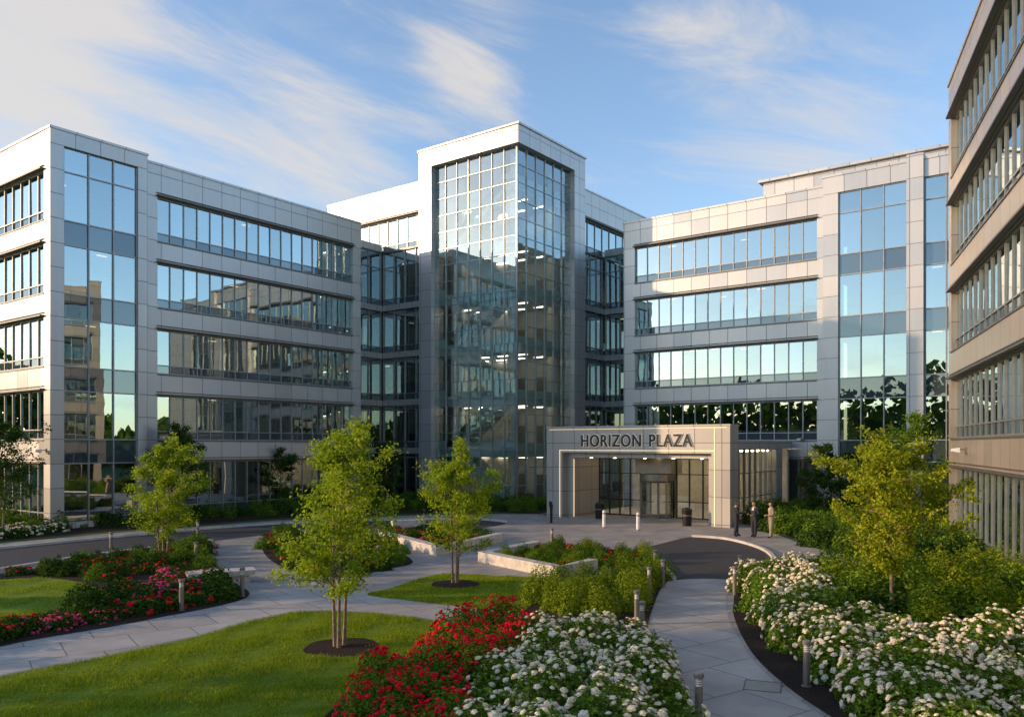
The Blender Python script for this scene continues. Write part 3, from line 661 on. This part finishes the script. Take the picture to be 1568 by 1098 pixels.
for i,(x,y,h,r) in enumerate([(424,783,5.2,1.8),(592,772,5.2,1.6),(272,800,6.2,1.9),(5,822,6.2,2.2),(1262,800,5.0,1.6),(1402,815,6.8,2.2),(1330,800,5.0,1.6)]):
    tree('courtyard_tree',G(x,y),h,r,1,MAT['lf_d'] if i!=5 else MAT['lf_g'],40+i,7500,0.14,0.2,'oval',0.06,30)
for i,(x,y,h,r) in enumerate([(-3.5,23.0,7.5,2.6),(-10,33,9,3.2),(2,36,7,2.4)]):  # out-of-view trees added on the sunward side to shade the lawn
    tree('courtyard_tree',(x,y),h,r,1,MAT['lf_g'],60+i,7000,0.2,0.25,'round',0.12,30)
def blades(name,poly,n,hgt,wid,seed,dmax=40):
    rng=np.random.default_rng(seed); A_=np.array(poly); lo,hi=A_.min(0),A_.max(0)
    P_=rng.uniform(lo,hi,size=(n*4,2)); dep=P_@np.array([.8,.6]); lat=P_@np.array([.6,-.8])
    P_=P_[inpoly(P_,poly)&(dep<dmax)&(dep>11.5)&(np.abs(lat)<dep*0.75)][:n]
    for q in [catmull(bedF)]+RINGS: P_=P_[~inpoly(P_,q)]
    k=len(P_); a=rng.uniform(0,6.283,k); w=wid*rng.uniform(.7,1.2,k)
    wave=0.75+0.35*np.sin(P_[:,0]*1.1+P_[:,1]*2.6+1.3*np.sin(P_[:,0]*0.7))+0.25*np.sin(P_[:,0]*3.1-P_[:,1]*4.7)
    h=rng.uniform(.6,1.3,k)*hgt*np.clip(wave,0.25,1.5)
    base=np.column_stack([P_,np.full(k,0.012)]); dx=np.column_stack([np.cos(a)*w,np.sin(a)*w,np.zeros(k)])
    lean=np.column_stack([rng.normal(size=k)*h*.45,rng.normal(size=k)*h*.45,h])
    V=np.stack([base-dx,base+dx,base+lean],1).reshape(-1,3)
    me=bpy.data.meshes.new(name); me.from_pydata(V.tolist(),[],np.arange(3*k).reshape(-1,3).tolist()); obj(name,me,None,[MAT['grass']])
blades('grass_blades',L1,110000,0.07,0.008,1,30)
blades('grass_blades',L2,25000,0.055,0.012,2,40)
blades('grass_blades',L3,25000,0.055,0.012,3,45)
rng=np.random.default_rng(99); CC=[]
for k in range(260):
    az=math.radians(90)+math.radians(260)*(k+rng.uniform(0,1))/260; west=az<math.radians(215)
    rr=rng.uniform(150,185) if west else rng.uniform(130,180); h=rng.uniform(15,24) if west else rng.uniform(8,14)
    cx,cy=30+rr*math.cos(az),25+rr*math.sin(az); n=150
    d=rng.normal(size=(n,3)); d/=np.linalg.norm(d,axis=1,keepdims=True); d*=rng.uniform(.4,1,n)[:,None]**0.4
    CC.append(d*np.array([6,6,h*.5])+np.array([cx,cy,h*.5]))
CC=np.vstack(CC); obj('distant_trees',quads_mesh('distant_trees',kites(CC,rng.normal(size=CC.shape),rng.uniform(1.8,3.2,len(CC)),rng,0.8),None,[MAT['lf_d']]))

# ---------------------------------------------------------------- street furniture
def lathe(name,prof,parent,mat,seg=20,sq=False):
    V=[];F=[];n=len(prof)
    for r,z in prof:
        for j in range(seg):
            t=2*math.pi*(j+0.5)/seg; V.append((r*math.cos(t),r*math.sin(t),z))
    for i in range(n-1):
        for j in range(seg): F.append((i*seg+j,i*seg+(j+1)%seg,(i+1)*seg+(j+1)%seg,(i+1)*seg+j))
    F.append(tuple(range(seg))[::-1]); F.append(tuple((n-1)*seg+j for j in range(seg)))
    me=bpy.data.meshes.new(name); me.from_pydata(V,[],F); return obj(name,me,parent,[mat])
for x,y in [(278,935),(371,913),(300,864),(170,846),(975,956),(994,912),(1003,880),(983,977),(1125,911),(1235,1051),(1070,1112),(580,871),(845,839),(1015,898),(303,826),(1133,890)]:
    p=G(x,y); b=empty('bollard_light',(p[0],p[1],0))
    lathe('post',[(0.10,0),(0.10,0.02),(0.068,0.03),(0.068,0.70)],b,MAT['steel'])
    lathe('lens',[(0.055,0.70),(0.055,0.84)],b,MAT['white'])
    for z in (0.73,0.77,0.81): lathe('louvre',[(0.07,z),(0.07,z+0.012)],b,MAT['steel'])
    lathe('cap',[(0.085,0.84),(0.09,0.86),(0.09,0.90),(0.07,0.925)],b,MAT['steel'])
for x,y in [(925,808),(977,812)]:
    p=G(x,y); b=empty('traffic_bollard',(p[0],p[1],0)); lathe('post',[(0.10,0),(0.10,0.95),(0.085,1.0),(0.05,1.02)],b,MAT['white']); lathe('base_collar',[(0.14,0),(0.14,0.05),(0.11,0.06)],b,MAT['steel']); lathe('band',[(0.104,0.8),(0.104,0.88)],b,MAT['steel'])
for x,y in [(918,794),(1052,805)]:
    p=G(x,y); b=empty('litter_bin',(p[0],p[1],0)); lathe('body',[(0.25,0),(0.27,0.04),(0.30,0.85),(0.32,0.87),(0.32,0.93),(0.30,0.95)],b,MAT['black']); lathe('lid',[(0.30,0.95),(0.27,1.03),(0.14,1.09),(0.13,1.05)],b,MAT['black']); lathe('band',[(0.292,0.6),(0.297,0.66)],b,MAT['steel'])
p=G(844,801); b=empty('intercom_pedestal',(p[0],p[1],0),math.radians(40)); g=Geo()
g.box('steel',WORLD,-0.2,0.2,-0.2,0.2,0,0.03); g.box('black',WORLD,-0.09,0.09,-0.07,0.07,0.03,1.0)
g.hexa('black',[(-0.15,-0.12,1.0),(0.15,-0.12,1.0),(0.15,0.12,1.0),(-0.15,0.12,1.0),(-0.15,-0.02,1.36),(0.15,-0.02,1.36),(0.15,0.12,1.36),(-0.15,0.12,1.36)])
g.hexa('white',[(-0.10,-0.105,1.08),(0.10,-0.105,1.08),(0.10,-0.09,1.08),(-0.10,-0.09,1.08),(-0.10,-0.06,1.26),(0.10,-0.06,1.26),(0.10,-0.04,1.26),(-0.10,-0.04,1.26)])
g.build(b,{'steel':'base_plate','black':'housing','white':'screen'})
p=G(338,893); b=empty('stone_bench',(p[0],p[1],0),math.radians(-25)); g=Geo()
def slab(a0,a1,b0,b1,z0,z1,j=0.05):
    r=lambda:random.uniform(-j,j)
    g.hexa('stone',[(a0+r(),b0+r(),z0),(a1+r(),b0+r(),z0),(a1+r(),b1+r(),z0),(a0+r(),b1+r(),z0),(a0+r(),b0+r(),z1),(a1+r(),b0+r(),z1+r()*.3),(a1+r(),b1+r(),z1),(a0+r(),b1+r(),z1+r()*.3)])
slab(-0.95,-0.3,-0.3,0.35,0,0.25); slab(0.3,0.9,-0.3,0.35,0,0.24); slab(-1.15,1.1,-0.4,0.45,0.265,0.45); slab(-0.7,0.1,0.9,1.5,0,0.32,0.1)
g.build(b,{'stone':'slabs'})
p=G(1168,1051); b=empty('manhole_cover',(p[0],p[1],0),0.3); g=Geo()
g.box('steel',WORLD,-0.33,0.33,-0.33,0.33,0.0,0.014); g.box('black',WORLD,-0.36,-0.335,-0.36,0.36,0,0.017); g.box('black',WORLD,0.335,0.36,-0.36,0.36,0,0.017); g.box('black',WORLD,-0.335,0.335,-0.36,-0.335,0,0.017); g.box('black',WORLD,-0.335,0.335,0.335,0.36,0,0.017)
g.build(b,{'steel':'plate','black':'rim'})
def wall_lamp(loc,ang):
    b=empty('wall_lamp',loc,ang); g=Geo()
    g.box('steel',WORLD,-0.08,0.08,0,0.06,-0.12,0.12); g.box('steel',WORLD,-0.03,0.03,0.06,0.35,0.0,0.05)
    g.hexa('white',[(-0.14,0.3,-0.12),(0.14,0.3,-0.12),(0.11,0.62,-0.05),(-0.11,0.62,-0.05),(-0.12,0.3,0.1),(0.12,0.3,0.1),(0.09,0.6,0.06),(-0.09,0.6,0.06)])
    g.build(b,{'steel':'bracket','white':'lamp_housing'})
wall_lamp((21.1,49.0,4.5),math.radians(90)); wall_lamp((57.8,18.0,5.2),math.radians(90))
q=Vector((44.9,6.8))+Vector((-.958,-.288))*5; wall_lamp((q.x,q.y,4.6),math.atan2(.958,-.288)-math.pi/2)

# ---------------------------------------------------------------- people
def skin(name,verts,edges,rad,roots,parent,mats,assign,sub=2):
    me=bpy.data.meshes.new(name); me.from_pydata(verts,edges,[]); o=bpy.data.objects.new(name,me); S.collection.objects.link(o)
    m=o.modifiers.new('s','SKIN'); m.use_smooth_shade=True
    for i,v in enumerate(me.skin_vertices[0].data):
        v.radius=rad[i] if isinstance(rad[i],tuple) else (rad[i],rad[i]); v.use_root=(i in roots)
    s=o.modifiers.new('u','SUBSURF'); s.levels=sub; s.render_levels=sub
    dg=bpy.context.evaluated_depsgraph_get(); m2=bpy.data.meshes.new_from_object(o.evaluated_get(dg))
    o.modifiers.clear(); o.data=m2; m2.materials.clear()
    for mm in mats: m2.materials.append(mm)
    for p in m2.polygons: p.material_index=assign(p.center); p.use_smooth=True
    o.parent=parent; return o
def person(loc,heading,top,bottom,armsL,armsR,stride=0.08,s=1.0,hairc='hair'):
    par=empty('person',(loc[0],loc[1],0.012),heading); par.scale=(s*1.08,s*1.08,s)
    V=[(0,0,.96),(0,0,1.10),(0,0.005,1.28),(0,0,1.42),(0,0.005,1.50),(0,.015,1.56)]
    E_=[(0,1),(1,2),(2,3),(3,4),(4,5)]; Rr=[(.165,.125),(.155,.12),(.18,.13),(.14,.11),(.062,.062),(.052,.052)]
    for sd,arm,st in ((-1,armsL,stride),(1,armsR,-stride)):
        k=len(V); V+=[(sd*.185,0,1.41),arm[0],arm[1]]; E_+=[(3,k),(k,k+1),(k+1,k+2)]; Rr+=[.076,.06,.042]
        k=len(V); V+=[(sd*.095,0,.88),(sd*.105,st*.4+.02,.50),(sd*.11,st,.10),(sd*.12,st+.15,.045)]; E_+=[(0,k),(k,k+1),(k+1,k+2),(k+2,k+3)]; Rr+=[.108,.08,.062,(.048,.036)]
    def asg(c):
        if c.z>1.475 and abs(c.x)<.1: return 2
        if c.z>1.33 and abs(c.x)<.035 and c.y>0.05: return 4
        if c.z<0.10: return 3
        if c.z<0.84 and abs(c.x)<.24: return 1
        return 0
    skin('body',V,E_,Rr,{0},par,[top,bottom,MAT['skin'],MAT['black'],MAT['shirt']],asg)
    for sd,arm in ((-1,armsL),(1,armsR)):
        w=Vector(arm[1]); d=(w-Vector(arm[0])).normalized(); sdv=Vector((0,1,0)) if abs(d.y)<.7 else Vector((0,0,1)); sdv=(sdv-d*sdv.dot(d)).normalized(); nrm=d.cross(sdv)*(-sd)
        hv=[tuple(w-d*.02),tuple(w+d*.04),tuple(w+d*.085)]; he=[(0,1),(1,2)]; hr=[(.024,.024),(.034,.016),(.036,.015)]; roots={0}
        for q,(off,ln) in enumerate(((-.027,.06),(-.009,.072),(.009,.078),(.027,.070))):
            k=len(hv); a=w+d*.075+sdv*off; b1=a+d*ln*.5+nrm*.006; c1=b1+d*ln*.3+nrm*.014; e1=c1+d*ln*.22+nrm*.018
            hv+=[tuple(a),tuple(b1),tuple(c1),tuple(e1)]; he+=[(k,k+1),(k+1,k+2),(k+2,k+3)]; hr+=[.009,.0085,.008,.0065]; roots.add(k)
        k=len(hv); a=w+d*.03+sdv*.02; hv+=[tuple(a),tuple(a+sdv*.035+d*.025),tuple(a+sdv*.045+d*.055+nrm*.01)]; he+=[(k,k+1),(k+1,k+2)]; hr+=[.012,.010,.008]; roots.add(k)
        skin('hand',hv,he,hr,roots,par,[MAT['skin']],lambda c:0,1)
    bm=bmesh.new(); bmesh.ops.create_uvsphere(bm,u_segments=24,v_segments=18,radius=1)
    for v in bm.verts:
        x,y,z=v.co; jaw=1-0.28*max(0,-z)**1.3
        X=x*.076*jaw; Y=y*.097*(1 if y<0 else 1-.1*max(0,z)); Z=z*.118
        if y>.75 and abs(x)<.22 and -.32<z<.08: Y+=.020*(1-abs(x)/.22)*(1-(z+.32)/.5)
        if y>.6 and .05<z<.22 and .2<abs(x)<.55: Y-=.007
        if abs(x)>.9 and -.2<z<.2 and abs(y)<.3: X*=1.12
        v.co=(X,Y+.02,Z+1.655)
    me=bpy.data.meshes.new('head'); bm.to_mesh(me); bm.free(); h=obj('head',me,par,[MAT['skin'],MAT[hairc]])
    for p in me.polygons:
        c=p.center; p.use_smooth=True
        if c.z>1.715 or (c.y<0.015 and c.z>1.60): p.material_index=1
    bm=bmesh.new()
    for sx_ in (-1,1): bmesh.ops.create_uvsphere(bm,u_segments=8,v_segments=6,radius=.011,matrix=Matrix.Translation((sx_*.03,.105,1.668)))
    me=bpy.data.meshes.new('eyes'); bm.to_mesh(me); bm.free(); obj('eyes',me,par,[MAT['black']])
    bm=bmesh.new(); bmesh.ops.create_uvsphere(bm,u_segments=10,v_segments=6,radius=1,matrix=Matrix.Translation((0,.104,1.600))@Matrix.Diagonal((.024,.008,.006,1)))
    me=bpy.data.meshes.new('mouth'); bm.to_mesh(me); bm.free(); obj('mouth',me,par,[MAT['lips']])
downL=((-.24,.0,1.14),(-.25,.06,.88)); downR=((.24,.0,1.14),(.25,.06,.88))
bentL=((-.24,-.02,1.15),(-.16,.22,1.12)); bentR=((.24,-.02,1.15),(.14,.23,1.14))
gest=((.25,.04,1.15),(.20,.28,1.22))
def hd(dx,dy): return math.atan2(dy,dx)-math.pi/2
person(G(1127,822),hd(.6,-.8),MAT['suit'],MAT['suit'],downL,gest,.10,1.06)
person(G(1155,823),hd(-.75,.3),MAT['suit'],MAT['suit'],bentL,bentR,.05,1.06)
person(G(1181,824),hd(-.6,.8),MAT['khaki'],MAT['khaki'],bentL,downR,.06,1.06)

# ---------------------------------------------------------------- sky + sun
el=math.radians(12); az=Vector((-1,1.06,0)).normalized()
tosun=Vector((az.x*math.cos(el),az.y*math.cos(el),math.sin(el)))
W=bpy.data.worlds.new("World"); S.world=W; W.use_nodes=True; nt=W.node_tree; nt.nodes.clear()
out=N(nt,'ShaderNodeOutputWorld'); bg=N(nt,'ShaderNodeBackground'); bg.inputs[1].default_value=0.15
sky=N(nt,'ShaderNodeTexSky'); sky.sky_type='NISHITA'; sky.sun_disc=False; sky.sun_elevation=el; sky.sun_rotation=math.atan2(tosun.x,tosun.y)%(2*math.pi)
sky.air_density=1.0; sky.dust_density=0.4; sky.ozone_density=1.4
gain=N(nt,'ShaderNodeVectorMath',operation='MULTIPLY'); L(nt,sky.outputs[0],gain.inputs[0]); gain.inputs[1].default_value=(1.82,1.86,2.02)
tc=N(nt,'ShaderNodeTexCoord')
def dotp(v):
    d=N(nt,'ShaderNodeVectorMath',operation='DOT_PRODUCT'); L(nt,tc.outputs['Generated'],d.inputs[0]); d.inputs[1].default_value=v; return d.outputs['Value']
rr_=dotp((.6,-.8,0)); zz_=dotp((0,0,1)); ff_=dotp((.8,.6,0))
cb=N(nt,'ShaderNodeCombineXYZ')
L(nt,M(nt,'SUBTRACT',M(nt,'MULTIPLY',rr_,0.96),M(nt,'MULTIPLY',zz_,0.28)),cb.inputs[0])
L(nt,M(nt,'MULTIPLY',M(nt,'ADD',M(nt,'MULTIPLY',rr_,0.27),M(nt,'MULTIPLY',zz_,0.96)),4.2),cb.inputs[1]); L(nt,ff_,cb.inputs[2])
n1=N(nt,'ShaderNodeTexNoise'); n1.inputs['Scale'].default_value=3.2; n1.inputs['Detail'].default_value=8; n1.inputs['Roughness'].default_value=0.65; n1.inputs['Distortion'].default_value=0.5; L(nt,cb.outputs[0],n1.inputs['Vector'])
mask=None
for (px,py,rad,wt) in ((150,190,0.34,0.30),(500,230,0.18,0.28),(725,110,0.11,0.32),(30,30,0.14,0.24),(1260,170,0.22,0.25),(1060,90,0.14,0.14)):
    u=(px-784)/1244; v=Vector((.8+.6*u,.6-.8*u,(682-py)/1244)).normalized()
    d=N(nt,'ShaderNodeVectorMath',operation='DISTANCE'); L(nt,tc.outputs['Generated'],d.inputs[0]); d.inputs[1].default_value=v
    mr=N(nt,'ShaderNodeMapRange'); mr.interpolation_type='SMOOTHSTEP'
    mr.inputs['From Min'].default_value=0.0; mr.inputs['From Max'].default_value=rad; mr.inputs['To Min'].default_value=wt; mr.inputs['To Max'].default_value=0.0
    L(nt,d.outputs['Value'],mr.inputs['Value']); mask=mr.outputs[0] if mask is None else M(nt,'ADD',mask,mr.outputs[0])
f=M(nt,'ADD',n1.outputs[0],mask)
mr=N(nt,'ShaderNodeMapRange'); mr.interpolation_type='SMOOTHSTEP'; mr.inputs['From Min'].default_value=0.54; mr.inputs['From Max'].default_value=0.96; mr.inputs['To Max'].default_value=0.85; L(nt,f,mr.inputs['Value'])
mx=N(nt,'ShaderNodeMix',data_type='RGBA'); L(nt,mr.outputs[0],mx.inputs[0]); L(nt,gain.outputs[0],mx.inputs[6]); mx.inputs[7].default_value=(5.3,4.95,4.6,1)
L(nt,mx.outputs[2],bg.inputs[0]); L(nt,bg.outputs[0],out.inputs[0])
sd=bpy.data.lights.new('sun','SUN'); sd.energy=4.8; sd.angle=math.radians(0.6); sd.color=(1.0,0.66,0.37)
so=bpy.data.objects.new('sun',sd); S.collection.objects.link(so); so.rotation_euler=tosun.to_track_quat('Z','Y').to_euler(); so.location=(-60,60,60)
# ---------------------------------------------------------------- camera
cam=bpy.data.cameras.new('camera'); co=bpy.data.objects.new('camera',cam); S.collection.objects.link(co); S.camera=co
cam.sensor_width=36; cam.lens=36*FPX/1568; cam.shift_y=(HOR-549)/1568; cam.clip_end=3000; cam.clip_start=0.1
co.location=(0,0,EYE); co.rotation_euler=(math.radians(90),0,math.atan2(0.6,0.8)-math.pi/2)
S.view_settings.view_transform='Standard'; S.view_settings.look='None'; S.view_settings.exposure=0
